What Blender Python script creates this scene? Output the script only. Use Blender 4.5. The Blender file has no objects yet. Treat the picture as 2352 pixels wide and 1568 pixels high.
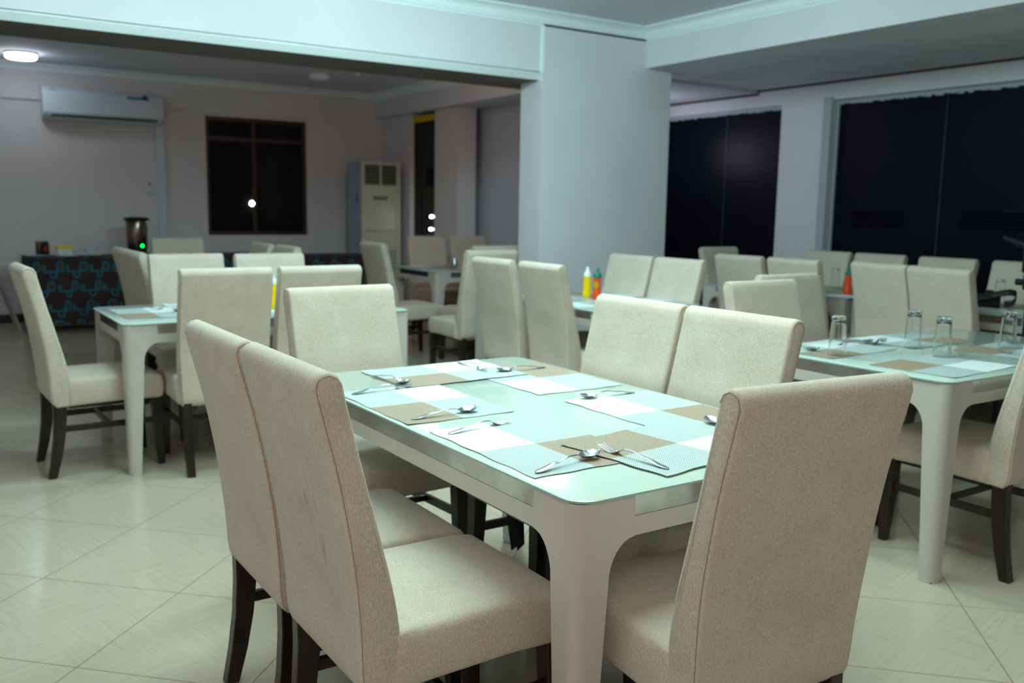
import bpy, bmesh, math, random
from mathutils import Vector, Matrix
random.seed(7)
S = bpy.context.scene
COL = S.collection
PI = math.pi

# ---------------------------------------------------------------- camera
F_PX, PITCH, AZ, ROLL, CAM_H = 2085.2, .1447, .9836, .0167, 1.3434
cd = bpy.data.cameras.new('camera'); cam = bpy.data.objects.new('camera', cd); COL.objects.link(cam); S.camera = cam
cd.sensor_width = 36; cd.lens = F_PX / 2352 * 36; cd.clip_start = .05; cd.clip_end = 100
fwd = Vector((math.cos(AZ) * math.cos(PITCH), math.sin(AZ) * math.cos(PITCH), -math.sin(PITCH)))
right0 = Vector((math.sin(AZ), -math.cos(AZ), 0))
up0 = right0.cross(fwd)
right = math.cos(ROLL) * right0 + math.sin(ROLL) * up0
up = -math.sin(ROLL) * right0 + math.cos(ROLL) * up0
cam.matrix_world = Matrix(((right.x, up.x, -fwd.x, 0), (right.y, up.y, -fwd.y, 0), (right.z, up.z, -fwd.z, CAM_H), (0, 0, 0, 1)))
cd.dof.use_dof = True; cd.dof.focus_distance = 1.98; cd.dof.aperture_fstop = 3.6

# ---------------------------------------------------------------- world, lights, exposure
w = bpy.data.worlds.new('night'); S.world = w; w.use_nodes = True
w.node_tree.nodes['Background'].inputs[0].default_value = (.004, .005, .010, 1)
w.node_tree.nodes['Background'].inputs[1].default_value = .35
S.view_settings.view_transform = 'Standard'; S.view_settings.look = 'None'
S.view_settings.gamma = 1; S.view_settings.use_curve_mapping = False
S.view_settings.exposure = 0.10

def area(name, loc, size, power, col, rot=(0, 0, 0), sy=None, spread=None):
    l = bpy.data.lights.new(name, 'AREA'); l.shape = 'RECTANGLE' if sy else 'SQUARE'; l.size = size
    if sy: l.size_y = sy
    l.energy = power; l.color = col
    if spread: l.spread = spread
    o = bpy.data.objects.new(name, l); COL.objects.link(o); o.location = loc; o.rotation_euler = rot
    return o
CYAN = (.62, 1.0, .97); WARM = (1.0, .80, .68); COOL = (.66, .84, 1.0)
def point(name, loc, power, col, r=.12):
    l = bpy.data.lights.new(name, 'POINT'); l.energy = power; l.color = col; l.shadow_soft_size = r
    o = bpy.data.objects.new(name, l); COL.objects.link(o); o.location = loc
    return o
KEY = (.69, 1.0, .95)
area('bounce_flash_area', (1.75, 2.25, 2.84), 1.4, 66, KEY, sy=1.7)             # added soft area standing in for flash bounced off the ceiling
point('lamp_and_fill_glow', (2.75, 4.15, 2.72), 92, (.62, .95, 1.0), .16)         # ceiling lamps in front of the cross beam
point('lamp_and_fill_glow', (.9, 4.55, 2.72), 36, (.62, .95, 1.0), .16)
point('lamp_and_fill_glow', (-.6, -.5, 2.45), 40, (1.0, .80, .68), .4)            # added warm fill behind the camera for surfaces facing it
point('lamp_and_fill_glow', (-.7, 2.1, 2.70), 16, (.66, .97, 1.0), .2)            # ceiling lamp left of the foreground table
point('lamp_and_fill_glow', (1.08, 10.62, 2.62), 1.6, (.66, .80, 1.0), .14)       # lamp on the far ceiling
point('lamp_and_fill_glow', (3.7, 7.9, 2.6), 10, (1.0, .72, .66), .2)  # added warm fill tinting the far room
point('lamp_and_fill_glow', (6.4, 7.3, 2.0), 8, (.82, .84, 1.0), .2)  # added light hidden behind the pillar, brightens soffit and wing

# ---------------------------------------------------------------- materials
MT = {}
def mat(name, col, rough=.6, metal=0, spec=.5, coat=0, emit=None, es=1, trans=0, ior=1.45, sheen=0):
    m = bpy.data.materials.new(name); m.use_nodes = True; b = m.node_tree.nodes['Principled BSDF']
    b.inputs['Base Color'].default_value = (*col, 1); b.inputs['Roughness'].default_value = rough
    b.inputs['Metallic'].default_value = metal; b.inputs['Specular IOR Level'].default_value = spec
    b.inputs['Coat Weight'].default_value = coat; b.inputs['IOR'].default_value = ior
    b.inputs['Transmission Weight'].default_value = trans; b.inputs['Sheen Weight'].default_value = sheen
    if emit: b.inputs['Emission Color'].default_value = (*emit, 1); b.inputs['Emission Strength'].default_value = es
    MT[name] = m
    return m
def N(m, t, **k):
    n = m.node_tree.nodes.new(t)
    for a, v in k.items(): setattr(n, a, v)
    return n
def L(m, a, b): m.node_tree.links.new(a, b)
def B(m): return m.node_tree.nodes['Principled BSDF']
def noise_tint(m, scale, c1, c2, detail=3, bump=0, lo=.35, hi=.65, vec='Object', stretch=None):
    tc = N(m, 'ShaderNodeTexCoord'); nz = N(m, 'ShaderNodeTexNoise'); nz.inputs['Scale'].default_value = scale; nz.inputs['Detail'].default_value = detail
    src = tc.outputs[vec]
    if stretch:
        mp = N(m, 'ShaderNodeMapping'); mp.inputs['Scale'].default_value = stretch; L(m, src, mp.inputs[0]); src = mp.outputs[0]
    L(m, src, nz.inputs['Vector'])
    r = N(m, 'ShaderNodeValToRGB'); r.color_ramp.elements[0].position = lo; r.color_ramp.elements[1].position = hi
    r.color_ramp.elements[0].color = (*c1, 1); r.color_ramp.elements[1].color = (*c2, 1)
    L(m, nz.outputs['Fac'], r.inputs[0]); L(m, r.outputs[0], B(m).inputs['Base Color'])
    if bump:
        bp = N(m, 'ShaderNodeBump'); bp.inputs['Strength'].default_value = bump; bp.inputs['Distance'].default_value = .002
        L(m, nz.outputs['Fac'], bp.inputs['Height']); L(m, bp.outputs[0], B(m).inputs['Normal'])
    return r
wall = mat('painted_wall', (.72, .72, .74), .62); noise_tint(wall, 1.3, (.70, .70, .725), (.75, .75, .77), bump=.05)
farwall = mat('far_wall_warm_tint', (.72, .67, .665), .65); noise_tint(farwall, 1.1, (.70, .65, .645), (.74, .69, .685))  # warm tint put into the wall colour against cyan lamp spill
trimm = mat('white_trim', (.84, .93, .93), .30)
ceilm = mat('ceiling_paint', (.68, .70, .74), .8); noise_tint(ceilm, .8, (.65, .67, .71), (.70, .72, .76))
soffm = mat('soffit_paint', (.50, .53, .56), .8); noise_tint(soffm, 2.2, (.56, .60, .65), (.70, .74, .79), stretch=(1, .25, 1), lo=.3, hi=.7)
darkbeam = mat('dark_underside', (.14, .115, .11), .7)  # dark brown colour behind the beam band
brownline = mat('brown_trim', (.09, .05, .035), .6)

# linen: crossed fine threads with a little colour variation
linen = mat('linen_fabric', (.60, .50, .41), .92, spec=.15, sheen=.15)
def make_linen(m, dark, light, sc):
    tc = N(m, 'ShaderNodeTexCoord')
    mp1 = N(m, 'ShaderNodeMapping'); mp1.inputs['Scale'].default_value = (1000, 300, 140); L(m, tc.outputs['Object'], mp1.inputs[0])
    mp2 = N(m, 'ShaderNodeMapping'); mp2.inputs['Scale'].default_value = (140, 1000, 1000); L(m, tc.outputs['Object'], mp2.inputs[0])
    n1 = N(m, 'ShaderNodeTexNoise'); n1.inputs['Scale'].default_value = sc; n1.inputs['Detail'].default_value = 2; L(m, mp1.outputs[0], n1.inputs['Vector'])
    n2 = N(m, 'ShaderNodeTexNoise'); n2.inputs['Scale'].default_value = sc; n2.inputs['Detail'].default_value = 2; L(m, mp2.outputs[0], n2.inputs['Vector'])
    n3 = N(m, 'ShaderNodeTexNoise'); n3.inputs['Scale'].default_value = 9; n3.inputs['Detail'].default_value = 4; L(m, tc.outputs['Object'], n3.inputs['Vector'])
    ad = N(m, 'ShaderNodeMath', operation='ADD'); L(m, n1.outputs['Fac'], ad.inputs[0]); L(m, n2.outputs['Fac'], ad.inputs[1])
    a2 = N(m, 'ShaderNodeMath', operation='MULTIPLY_ADD'); a2.inputs[1].default_value = .35; L(m, n3.outputs['Fac'], a2.inputs[0]); L(m, ad.outputs[0], a2.inputs[2])
    mr = N(m, 'ShaderNodeMapRange'); mr.inputs['From Min'].default_value = .85; mr.inputs['From Max'].default_value = 1.5; L(m, a2.outputs[0], mr.inputs['Value'])
    mx = N(m, 'ShaderNodeMix', data_type='RGBA'); mx.inputs['A'].default_value = (*dark, 1); mx.inputs['B'].default_value = (*light, 1)
    L(m, mr.outputs[0], mx.inputs['Factor']); L(m, mx.outputs['Result'], B(m).inputs['Base Color'])
    bp = N(m, 'ShaderNodeBump'); bp.inputs['Strength'].default_value = .35; bp.inputs['Distance'].default_value = .0015
    L(m, ad.outputs[0], bp.inputs['Height']); L(m, bp.outputs[0], B(m).inputs['Normal'])
make_linen(linen, (.46, .36, .28), (.75, .67, .57), 1.0)
seamm = mat('seam_thread', (.34, .25, .19), .9)
darkwood = mat('dark_wood', (.018, .010, .008), .32, spec=.5); noise_tint(darkwood, 30, (.012, .007, .006), (.030, .016, .012), stretch=(1, 1, .1))
lacquer = mat('beige_lacquer', (.57, .51, .475), .28, spec=.5); noise_tint(lacquer, 3, (.555, .495, .46), (.585, .525, .49))
glasstop = mat('frosted_glass', (.58, .67, .60), .10, spec=.5, coat=.1); B(glasstop).inputs['Coat Roughness'].default_value = .03
glassedge = mat('glass_edge', (.30, .48, .44), .1)
chrome = mat('brushed_metal', (.62, .60, .59), .13, metal=1); noise_tint(chrome, 6, (.54, .51, .50), (.62, .60, .59), lo=.47, hi=.53)
steel = mat('cutlery_steel', (.46, .49, .53), .24, metal=1)
matwhite = mat('mat_white', (.76, .80, .79), .6, spec=.3)
mattan = mat('mat_tan', (.40, .30, .205), .6)
matweave = mat('mat_weave', (.6, .64, .62), .6)
def weave(m, c1, c2, fx, fy):
    tc = N(m, 'ShaderNodeTexCoord'); sp = N(m, 'ShaderNodeSeparateXYZ'); L(m, tc.outputs['Object'], sp.inputs[0])
    def sine(o, f):
        a = N(m, 'ShaderNodeMath', operation='MULTIPLY'); a.inputs[1].default_value = f; L(m, o, a.inputs[0])
        s = N(m, 'ShaderNodeMath', operation='SINE'); L(m, a.outputs[0], s.inputs[0]); return s.outputs[0]
    p = N(m, 'ShaderNodeMath', operation='MULTIPLY'); L(m, sine(sp.outputs[0], fx), p.inputs[0]); L(m, sine(sp.outputs[1], fy), p.inputs[1])
    mr = N(m, 'ShaderNodeMapRange'); mr.inputs['From Min'].default_value = -.5; mr.inputs['From Max'].default_value = .5; L(m, p.outputs[0], mr.inputs['Value'])
    mx = N(m, 'ShaderNodeMix', data_type='RGBA'); mx.inputs['A'].default_value = (*c1, 1); mx.inputs['B'].default_value = (*c2, 1)
    L(m, mr.outputs[0], mx.inputs['Factor']); L(m, mx.outputs['Result'], B(m).inputs['Base Color'])
    bp = N(m, 'ShaderNodeBump'); bp.inputs['Strength'].default_value = .3; bp.inputs['Distance'].default_value = .0008
    L(m, p.outputs[0], bp.inputs['Height']); L(m, bp.outputs[0], B(m).inputs['Normal'])
weave(matweave, (.23, .30, .285), (.66, .73, .71), 2 * PI / .0062, 2 * PI / .0062)
weave(mattan, (.27, .19, .125), (.42, .32, .225), 2 * PI / .0062, 2 * PI / .0062)
clearglass = mat('clear_glass', (.97, .99, .99), 0, trans=1, ior=1.45)
darkpane = mat('dark_window_glass', (.006, .005, .006), .12, spec=.25)
bluepane = mat('dark_glass_door', (.004, .005, .010), .35, spec=.12)
blackm = mat('black_plastic', (.006, .006, .007), .6, spec=.25)
brownframe = mat('brown_window_frame', (.045, .022, .012), .4)
yellowtape = mat('yellow_tape', (.72, .47, .01), .5)
stripem = mat('black_door_stripe', (.001, .001, .001), .9, spec=.05)
alum = mat('window_bead', (.42, .47, .50), .5)
ivory = mat('ivory_plastic', (.60, .56, .42), .3)
ivoryside = mat('grey_metal_side', (.36, .42, .52), .45)
acwhite = mat('ac_white', (.60, .68, .74), .35)
logo = mat('teal_sticker', (0, .26, .24), .5)
greypl = mat('grey_plastic', (.18, .19, .22), .4)
red = mat('ketchup_red', (.80, .07, .01), .3); yellow = mat('mustard_yellow', (.88, .60, .0), .35)
green = mat('cap_green', (.0, .17, .11), .4); whitep = mat('white_plastic', (.80, .86, .86), .35)
ceramic = mat('white_ceramic', (.62, .70, .78), .2)
urnm = mat('urn_steel', (.22, .17, .15), .18, metal=1)
led = mat('green_indicator', (0, .3, 0), .4, emit=(0, 1, .05), es=5)
lampm = mat('lamp_diffuser', (.9, .95, 1), .4, emit=(.80, .92, 1.0), es=14)
lampoff = mat('unlit_diffuser', (.78, .86, .86), .35)
reflspot = mat('reflection_spot_glow', (1, 1, 1), .4, emit=(.85, 1, .95), es=40)  # emission for the imitated reflections in the windows

# floor: large tiles laid diagonally, parquet grain print
floorm = mat('floor_tiles', (.6, .55, .47), .16, spec=.5)
def make_floor(m):
    tc = N(m, 'ShaderNodeTexCoord'); mp = N(m, 'ShaderNodeMapping'); mp.vector_type = 'POINT'
    mp.inputs['Rotation'].default_value = (0, 0, math.radians(-45)); L(m, tc.outputs['Object'], mp.inputs[0])
    # after the rotation x=(X+Y)/sqrt2, y=(Y-X)/sqrt2 ; shift so that joints fall on multiples of the tile
    T = .536
    sub = N(m, 'ShaderNodeVectorMath', operation='SUBTRACT'); sub.inputs[1].default_value = (2.185, 1.718, 0); L(m, mp.outputs[0], sub.inputs[0])
    dv = N(m, 'ShaderNodeVectorMath', operation='SCALE'); dv.inputs['Scale'].default_value = 1 / T; L(m, sub.outputs[0], dv.inputs[0])
    sp = N(m, 'ShaderNodeSeparateXYZ'); L(m, dv.outputs[0], sp.inputs[0])
    def M(op, a, b=None, c=None):
        n = N(m, 'ShaderNodeMath', operation=op)
        for i, v in enumerate((a, b, c)):
            if v is None: continue
            if isinstance(v, (int, float)): n.inputs[i].default_value = v
            else: L(m, v, n.inputs[i])
        return n.outputs[0]
    def joint(o, k, wd):
        f = M('FRACT', M('MULTIPLY', o, k)); d = M('ABSOLUTE', M('SUBTRACT', f, .5))   # .5 at a joint
        return M('GREATER_THAN', d, .5 - wd * k / T / 2)
    grout = M('MAXIMUM', joint(sp.outputs[0], 1, .0042), joint(sp.outputs[1], 1, .0042))
    # grain: parquet squares, each 1/2 tile turned 45 degrees to the tile
    q = N(m, 'ShaderNodeMapping'); q.inputs['Rotation'].default_value = (0, 0, math.radians(32)); L(m, dv.outputs[0], q.inputs[0])
    sq = N(m, 'ShaderNodeSeparateXYZ'); L(m, q.outputs[0], sq.inputs[0])
    par = M('MODULO', M('ADD', M('FLOOR', M('MULTIPLY', sq.outputs[0], 2)), M('FLOOR', M('MULTIPLY', sq.outputs[1], 2))), 2)
    par = M('ABSOLUTE', par)
    g = []
    for sc in ((40, 1.6, 1), (1.6, 40, 1)):
        gm = N(m, 'ShaderNodeMapping'); gm.inputs['Scale'].default_value = sc; L(m, q.outputs[0], gm.inputs[0])
        gn = N(m, 'ShaderNodeTexNoise'); gn.inputs['Scale'].default_value = 1; gn.inputs['Detail'].default_value = 3; L(m, gm.outputs[0], gn.inputs['Vector']); g.append(gn.outputs['Fac'])
    mixg = N(m, 'ShaderNodeMix', data_type='FLOAT'); L(m, par, mixg.inputs['Factor']); L(m, g[0], mixg.inputs['A']); L(m, g[1], mixg.inputs['B'])
    r = N(m, 'ShaderNodeValToRGB'); r.color_ramp.elements[0].position = .30; r.color_ramp.elements[1].position = .62
    r.color_ramp.elements[0].color = (.51, .415, .31, 1); r.color_ramp.elements[1].color = (.555, .46, .355, 1)
    L(m, mixg.outputs[0], r.inputs[0])
    mx = N(m, 'ShaderNodeMix', data_type='RGBA'); mx.inputs['B'].default_value = (.24, .18, .13, 1)
    L(m, grout, mx.inputs['Factor']); L(m, r.outputs[0], mx.inputs['A']); L(m, mx.outputs['Result'], B(m).inputs['Base Color'])
    L(m, M('MULTIPLY_ADD', grout, .5, .17), B(m).inputs['Roughness'])
make_floor(floorm)

# printed buffet cloth: rounded rings and hooks in teal on dark brown
cloth = mat('printed_cloth', (.03, .02, .02), .85)
def make_cloth(m):
    tc = N(m, 'ShaderNodeTexCoord'); sp = N(m, 'ShaderNodeSeparateXYZ'); L(m, tc.outputs['Object'], sp.inputs[0])
    def M(op, a, b=None, c=None):
        n = N(m, 'ShaderNodeMath', operation=op)
        for i, v in enumerate((a, b, c)):
            if v is None: continue
            if isinstance(v, (int, float)): n.inputs[i].default_value = v
            else: L(m, v, n.inputs[i])
        return n.outputs[0]
    X = M('ADD', sp.outputs[0], sp.outputs[1]); Z = sp.outputs[2]
    def ring(ox, oz, px, pz, rx, rz, wd, shear=.45):
        u = M('SUBTRACT', M('MULTIPLY', M('FRACT', M('DIVIDE', M('ADD', M('SUBTRACT', X, M('MULTIPLY', M('FLOOR', M('DIVIDE', M('ADD', Z, oz), pz)), .09)), ox), px)), px), px / 2)
        v = M('SUBTRACT', M('MULTIPLY', M('FRACT', M('DIVIDE', M('ADD', Z, oz), pz)), pz), pz / 2)
        d = M('POWER', M('ADD', M('POWER', M('ABSOLUTE', M('DIVIDE', u, rx)), 3.0), M('POWER', M('ABSOLUTE', M('DIVIDE', v, rz)), 3.0)), .3333)
        a = M('MULTIPLY', M('LESS_THAN', d, 1.0), M('GREATER_THAN', d, 1 - wd)); return a, M('LESS_THAN', d, .45)
    r1, c1 = ring(.0, .02, .22, .20, .034, .052, .34)
    r2, c2 = ring(.065, .10, .22, .20, .030, .036, .38)
    r3, c3 = ring(.12, .07, .22, .20, .045, .009, .9)
    r4, c4 = ring(.15, .03, .22, .20, .018, .026, .5)
    r5, c5 = ring(.035, .06, .22, .20, .008, .034, .95)
    teal = M('MAXIMUM', M('MAXIMUM', M('MAXIMUM', r1, r2), M('MAXIMUM', r3, r4)), r5); gold = M('MAXIMUM', c1, c4)
    mx = N(m, 'ShaderNodeMix', data_type='RGBA'); mx.inputs['A'].default_value = (.035, .018, .018, 1); mx.inputs['B'].default_value = (0, .16, .22, 1); L(m, teal, mx.inputs['Factor'])
    m2 = N(m, 'ShaderNodeMix', data_type='RGBA'); m2.inputs['B'].default_value = (.09, .045, .008, 1); L(m, gold, m2.inputs['Factor']); L(m, mx.outputs['Result'], m2.inputs['A'])
    L(m, m2.outputs['Result'], B(m).inputs['Base Color'])
make_cloth(cloth)

# ---------------------------------------------------------------- mesh helpers
def obj(name, bm, mats, parent=None, smooth=None):
    me = bpy.data.meshes.new(name); bm.normal_update(); bm.to_mesh(me); bm.free()
    for m in (mats if isinstance(mats, (list, tuple)) else [mats]): me.materials.append(m)
    if smooth is not None:
        me.shade_smooth(); me.set_sharp_from_angle(angle=math.radians(smooth))
    o = bpy.data.objects.new(name, me); COL.objects.link(o)
    if parent: o.parent = parent
    return o
def tag(o, label=None, cat=None, group=None, kind=None):
    if label: o['label'] = label
    if cat: o['category'] = cat
    if group: o['group'] = group
    if kind: o['kind'] = kind
    return o
def thing(name, label, cat, loc=(0, 0, 0), rz=0, group=None):
    o = bpy.data.objects.new(name, None); COL.objects.link(o); o.empty_display_size = .1
    o.location = loc; o.rotation_euler = (0, 0, rz)
    return tag(o, label, cat, group)
def dup(root, loc, rz, label, group=None):
    r = root.copy(); COL.objects.link(r); r.location = loc; r.rotation_euler = (0, 0, rz); r['label'] = label
    if group: r['group'] = group
    for ch in list(root.children):
        c = ch.copy(); COL.objects.link(c); c.parent = r
        for g in list(ch.children):
            d = g.copy(); COL.objects.link(d); d.parent = c
    return r
def BM(): return bmesh.new()
def box(bm, x0, x1, y0, y1, z0, z1, mi=0, bev=0):
    t = bmesh.new()
    vs = [t.verts.new((x, y, z)) for x in (x0, x1) for y in (y0, y1) for z in (z0, z1)]
    for f in ((0, 1, 3, 2), (4, 6, 7, 5), (0, 4, 5, 1), (2, 3, 7, 6), (0, 2, 6, 4), (1, 5, 7, 3)): t.faces.new([vs[i] for i in f])
    if bev: bmesh.ops.bevel(t, geom=t.edges[:], offset=bev, segments=2, affect='EDGES', profile=.5)
    merge(bm, t, mi); return bm
def merge(bm, t, mi=0, M4=None):
    t.verts.index_update(); vm = [bm.verts.new(M4 @ v.co if M4 else v.co) for v in t.verts]
    for f in t.faces:
        nf = bm.faces.new([vm[v.index] for v in f.verts]); nf.material_index = mi if mi is not None else f.material_index
    t.free()
def boxes(name, mats, parent, *bs, bev=0, smooth=None):
    bm = BM()
    for b in bs: box(bm, *b[:6], mi=(b[6] if len(b) > 6 else 0), bev=bev)
    return obj(name, bm, mats, parent, smooth)
def loft(bm, loops, mi=0, cap=True, closed=True):
    rows = [[bm.verts.new(p) for p in lp] for lp in loops]; n = len(rows[0])
    for a, b in zip(rows, rows[1:]):
        for i in range(n if closed else n - 1):
            f = bm.faces.new((a[i], a[(i + 1) % n], b[(i + 1) % n], b[i])); f.material_index = mi
    if cap and closed:
        f = bm.faces.new(rows[0][::-1]); f.material_index = mi; f = bm.faces.new(rows[-1]); f.material_index = mi
def lathe(bm, prof, c=(0, 0, 0), n=24, mi=0, close=False):
    loops = [[(c[0] + r * math.cos(2 * PI * i / n), c[1] + r * math.sin(2 * PI * i / n), c[2] + z) for i in range(n)] for r, z in prof]
    loft(bm, loops, mi, cap=not close)
    if close:
        pass
def tube(bm, pts, r, n=6, mi=0):
    pts = [Vector(p) for p in pts]; loops = []
    for i, p in enumerate(pts):
        d = (pts[min(i + 1, len(pts) - 1)] - pts[max(i - 1, 0)]).normalized()
        a = d.cross(Vector((0, 0, 1)) if abs(d.z) < .9 else Vector((1, 0, 0))).normalized(); b = d.cross(a)
        rr = r[i] if isinstance(r, (list, tuple)) else r
        loops.append([p + rr * (math.cos(2 * PI * k / n) * a + math.sin(2 * PI * k / n) * b) for k in range(n)])
    loft(bm, loops, mi)
def offset_poly(P, d):
    # inward offset of a counter-clockwise polygon
    n = len(P); out = []
    for i in range(n):
        a, b, c = Vector(P[i - 1]), Vector(P[i]), Vector(P[(i + 1) % n])
        e1 = (b - a).normalized(); e2 = (c - b).normalized()
        n1 = Vector((-e1.y, e1.x)); n2 = Vector((-e2.y, e2.x)); m = (n1 + n2); m.normalize()
        out.append(b + m * d / max(.45, m.dot(n1)))
    return out
def fine(P, step=.03):
    out = []
    for i in range(len(P)):
        a, b = Vector(P[i]), Vector(P[(i + 1) % len(P)]); k = max(1, int((b - a).length / step))
        out += [a.lerp(b, j / k) for j in range(k)]
    return out
def smoothcurve(P, sub=6):
    P = [Vector(p) for p in P]; out = []
    for i in range(len(P) - 1):
        p0, p1, p2, p3 = P[max(i - 1, 0)], P[i], P[i + 1], P[min(i + 2, len(P) - 1)]
        for j in range(sub):
            t = j / sub
            out.append(.5 * ((2 * p1) + (-p0 + p2) * t + (2 * p0 - 5 * p1 + 4 * p2 - p3) * t * t + (-p0 + 3 * p1 - 3 * p2 + p3) * t ** 3))
    out.append(P[-1]); return out
def struct(name, bm, m, parent=None, smooth=None):
    o = obj(name, bm, m, parent, smooth)
    if not parent: o['kind'] = 'structure'
    return o
def sbox(name, m, *bs):
    bm = BM()
    for b in bs: box(bm, *b[:6], mi=(b[6] if len(b) > 6 else 0))
    return struct(name, bm, m)

# ---------------------------------------------------------------- room
XL, YB, XW, YF = -2.6, -2.2, 7.1, 11.4          # left wall, wall behind the camera, window wall, far wall
PY, PX0, PX1 = 6.0, 4.24, 5.60                  # pillar
SZ, CZ, FZ = 2.54, 2.86, 2.82                   # soffit, main ceiling, far ceiling
BX = 5.31                                       # beam face
sbox('floor', floorm, (XL - .2, XW + .9, YB - .2, YF + .3, -.1, 0))
sbox('wall_left', wall, (XL - .2, XL, YB - .2, YF + .2, 0, 3.0))
sbox('wall_back', wall, (XL, XW + .2, YB - .2, YB, 0, 3.0))
sbox('ceiling', ceilm, (XL, BX + .02, YB, PY + .02, CZ, CZ + .1), (XL, BX + .12, 6.62, YF, FZ, FZ + .12))
# pillar
sbox('wall_pillar', wall, (PX0, PX1, PY, PY + .30, 0, CZ))
# cross beam over the opening: pale band sloped to catch lamp light, dark brown underside behind it
sbox('wall_beam', [wall, trimm, brownline], (XL, PX0 + .02, PY + .012, PY + .30, 2.412, CZ),
     (XL, PX0, PY + .02, PY + .29, 2.395, 2.412, 2))
bm = BM(); loft(bm, [[(x, PY + a, z) for a, z in ((.004, 2.404), (.004, 2.398), (.044, 2.352), (.30, 2.352), (.30, 2.404))] for x in (XL, PX0)]); bmesh.ops.recalc_face_normals(bm, faces=bm.faces[:])
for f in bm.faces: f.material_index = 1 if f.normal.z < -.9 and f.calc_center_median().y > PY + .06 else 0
struct('trim_9', bm, [trimm, darkbeam])
sbox('trim_1', darkbeam, (XL, PX0 + .25, PY + .30, PY + .60, 2.352, FZ))
sbox('trim_2', trimm, (PX0 - .012, PX0 + .012, PY - .004, PY + .012, 2.40, CZ - .1))
# wide lowered soffit along the window side with its upright face
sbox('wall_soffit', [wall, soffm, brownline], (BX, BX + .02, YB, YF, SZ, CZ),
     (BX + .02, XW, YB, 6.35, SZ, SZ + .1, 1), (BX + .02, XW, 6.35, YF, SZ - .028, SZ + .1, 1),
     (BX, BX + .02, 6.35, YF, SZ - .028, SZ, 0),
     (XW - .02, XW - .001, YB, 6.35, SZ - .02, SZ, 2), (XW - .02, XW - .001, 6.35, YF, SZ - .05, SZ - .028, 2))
# coves
def cove(name, prof, axis, a, b, ox, oy, oz, sx, sy):
    # prof: (out, down) pairs from the wall/ceiling corner
    bm = BM()
    if axis == 'X': loops = [[(x, oy + sy * o, oz - d) for o, d in prof] for x in (a, b)]
    else: loops = [[(ox + sx * o, y, oz - d) for o, d in prof] for y in (a, b)]
    loft(bm, loops); bmesh.ops.recalc_face_normals(bm, faces=bm.faces[:])
    return struct(name, bm, trimm, smooth=25)
PR = [(0, 0), (.105, 0), (.105, .012), (.088, .018)] + [(.088 - .05 * math.sin(t * PI / 12), .018 + .05 * (1 - math.cos(t * PI / 12))) for t in range(1, 7)] + [(.028, .070), (.026, .084), (.012, .090), (.012, .104), (0, .104)]
cove('trim_3', PR, 'X', XL, BX, 0, PY + .012, CZ, 0, -1)
cove('trim_4', PR, 'Y', YB, PY, BX, 0, CZ, -1, 0)
cove('trim_5', PR, 'X', XL, BX + .1, 0, YF - .0, FZ, 0, -1)
cove('trim_6', PR, 'Y', 6.62, YF, BX, 0, FZ, -1, 0)
# far wall with a shallow recess and a window opening
wx0, wx1, wz0, wz1 = 3.09, 4.365, .965, 2.40
sbox('wall_far', farwall, (XL, 1.0, YF, YF + .15, 0, 2.44), (1.0, wx0, YF, YF + .15, 0, 2.44), (wx0, wx1, YF, YF + .15, 0, wz0), (wx0, wx1, YF, YF + .15, wz1, 2.44),
     (wx1, 4.76, YF, YF + .15, 0, 2.44), (4.76, 5.44, YF - .03, YF + .15, 0, 2.44), (XL, 5.44, YF - .03, YF + .15, 2.44, FZ))
sbox('wall_outside', blackm, (XL, 5.6, YF + .15, YF + .2, 0, 2.9))
wo = thing('window_1', None, None, (0, 0, 0)); wo['kind'] = 'structure'
boxes('window_frame', brownframe, wo, (wx0, wx0 + .045, YF + .04, YF + .10, wz0, wz1), (wx1 - .045, wx1, YF + .04, YF + .10, wz0, wz1),
      (wx0 + .045, wx1 - .045, YF + .04, YF + .10, wz0, wz0 + .045), (wx0 + .045, wx1 - .045, YF + .04, YF + .10, wz1 - .045, wz1),
      (wx0 + .045, wx1 - .045, YF + .035, YF + .10, 2.115, 2.165), (3.66, 3.71, YF + .03, YF + .10, wz0 + .045, wz1 - .045))
boxes('window_pane', darkpane, wo, (wx0 + .04, 3.665, YF + .065, YF + .075, wz0 + .04, 2.12))
boxes('window_pane', darkpane, wo, (3.705, wx1 - .04, YF + .065, YF + .075, wz0 + .04, 2.12))
boxes('window_pane', darkpane, wo, (wx0 + .04, 3.665, YF + .065, YF + .075, 2.16, wz1 - .04))
boxes('window_pane', darkpane, wo, (3.705, wx1 - .04, YF + .065, YF + .075, 2.16, wz1 - .04))
# side wall of the far room: strip with a narrow window, then the deeper wing wall
SX = 5.41
sbox('wall_side', farwall, (SX, SX + .25, 10.49, YF, 0, SZ), (SX, SX + .25, 9.34, 9.89, 0, SZ - .03), (SX, SX + .25, 9.89, 10.49, 0, .96), (SX - .03, SX, 10.49, 10.72, 0, SZ - .03))
wn = thing('window_2', None, None); wn['kind'] = 'structure'
boxes('window_frame', brownframe, wn, (SX + .03, SX + .07, 9.89, 9.93, .96, 2.44), (SX + .03, SX + .07, 10.45, 10.49, .96, 2.44), (SX + .03, SX + .07, 9.93, 10.45, .96, 1.0))
boxes('window_pane', darkpane, wn, (SX + .045, SX + .055, 9.92, 10.46, .99, 2.46))
boxes('tape_strip', yellowtape, wn, (SX + .012, SX + .042, 9.93, 10.47, 2.40, 2.47))
wing = mat('wing_wall_paint', (.60, .61, .67), .7)
sbox('wall_wing', wing, (5.80, 5.95, 6.9, YF, 0, SZ))
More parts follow.
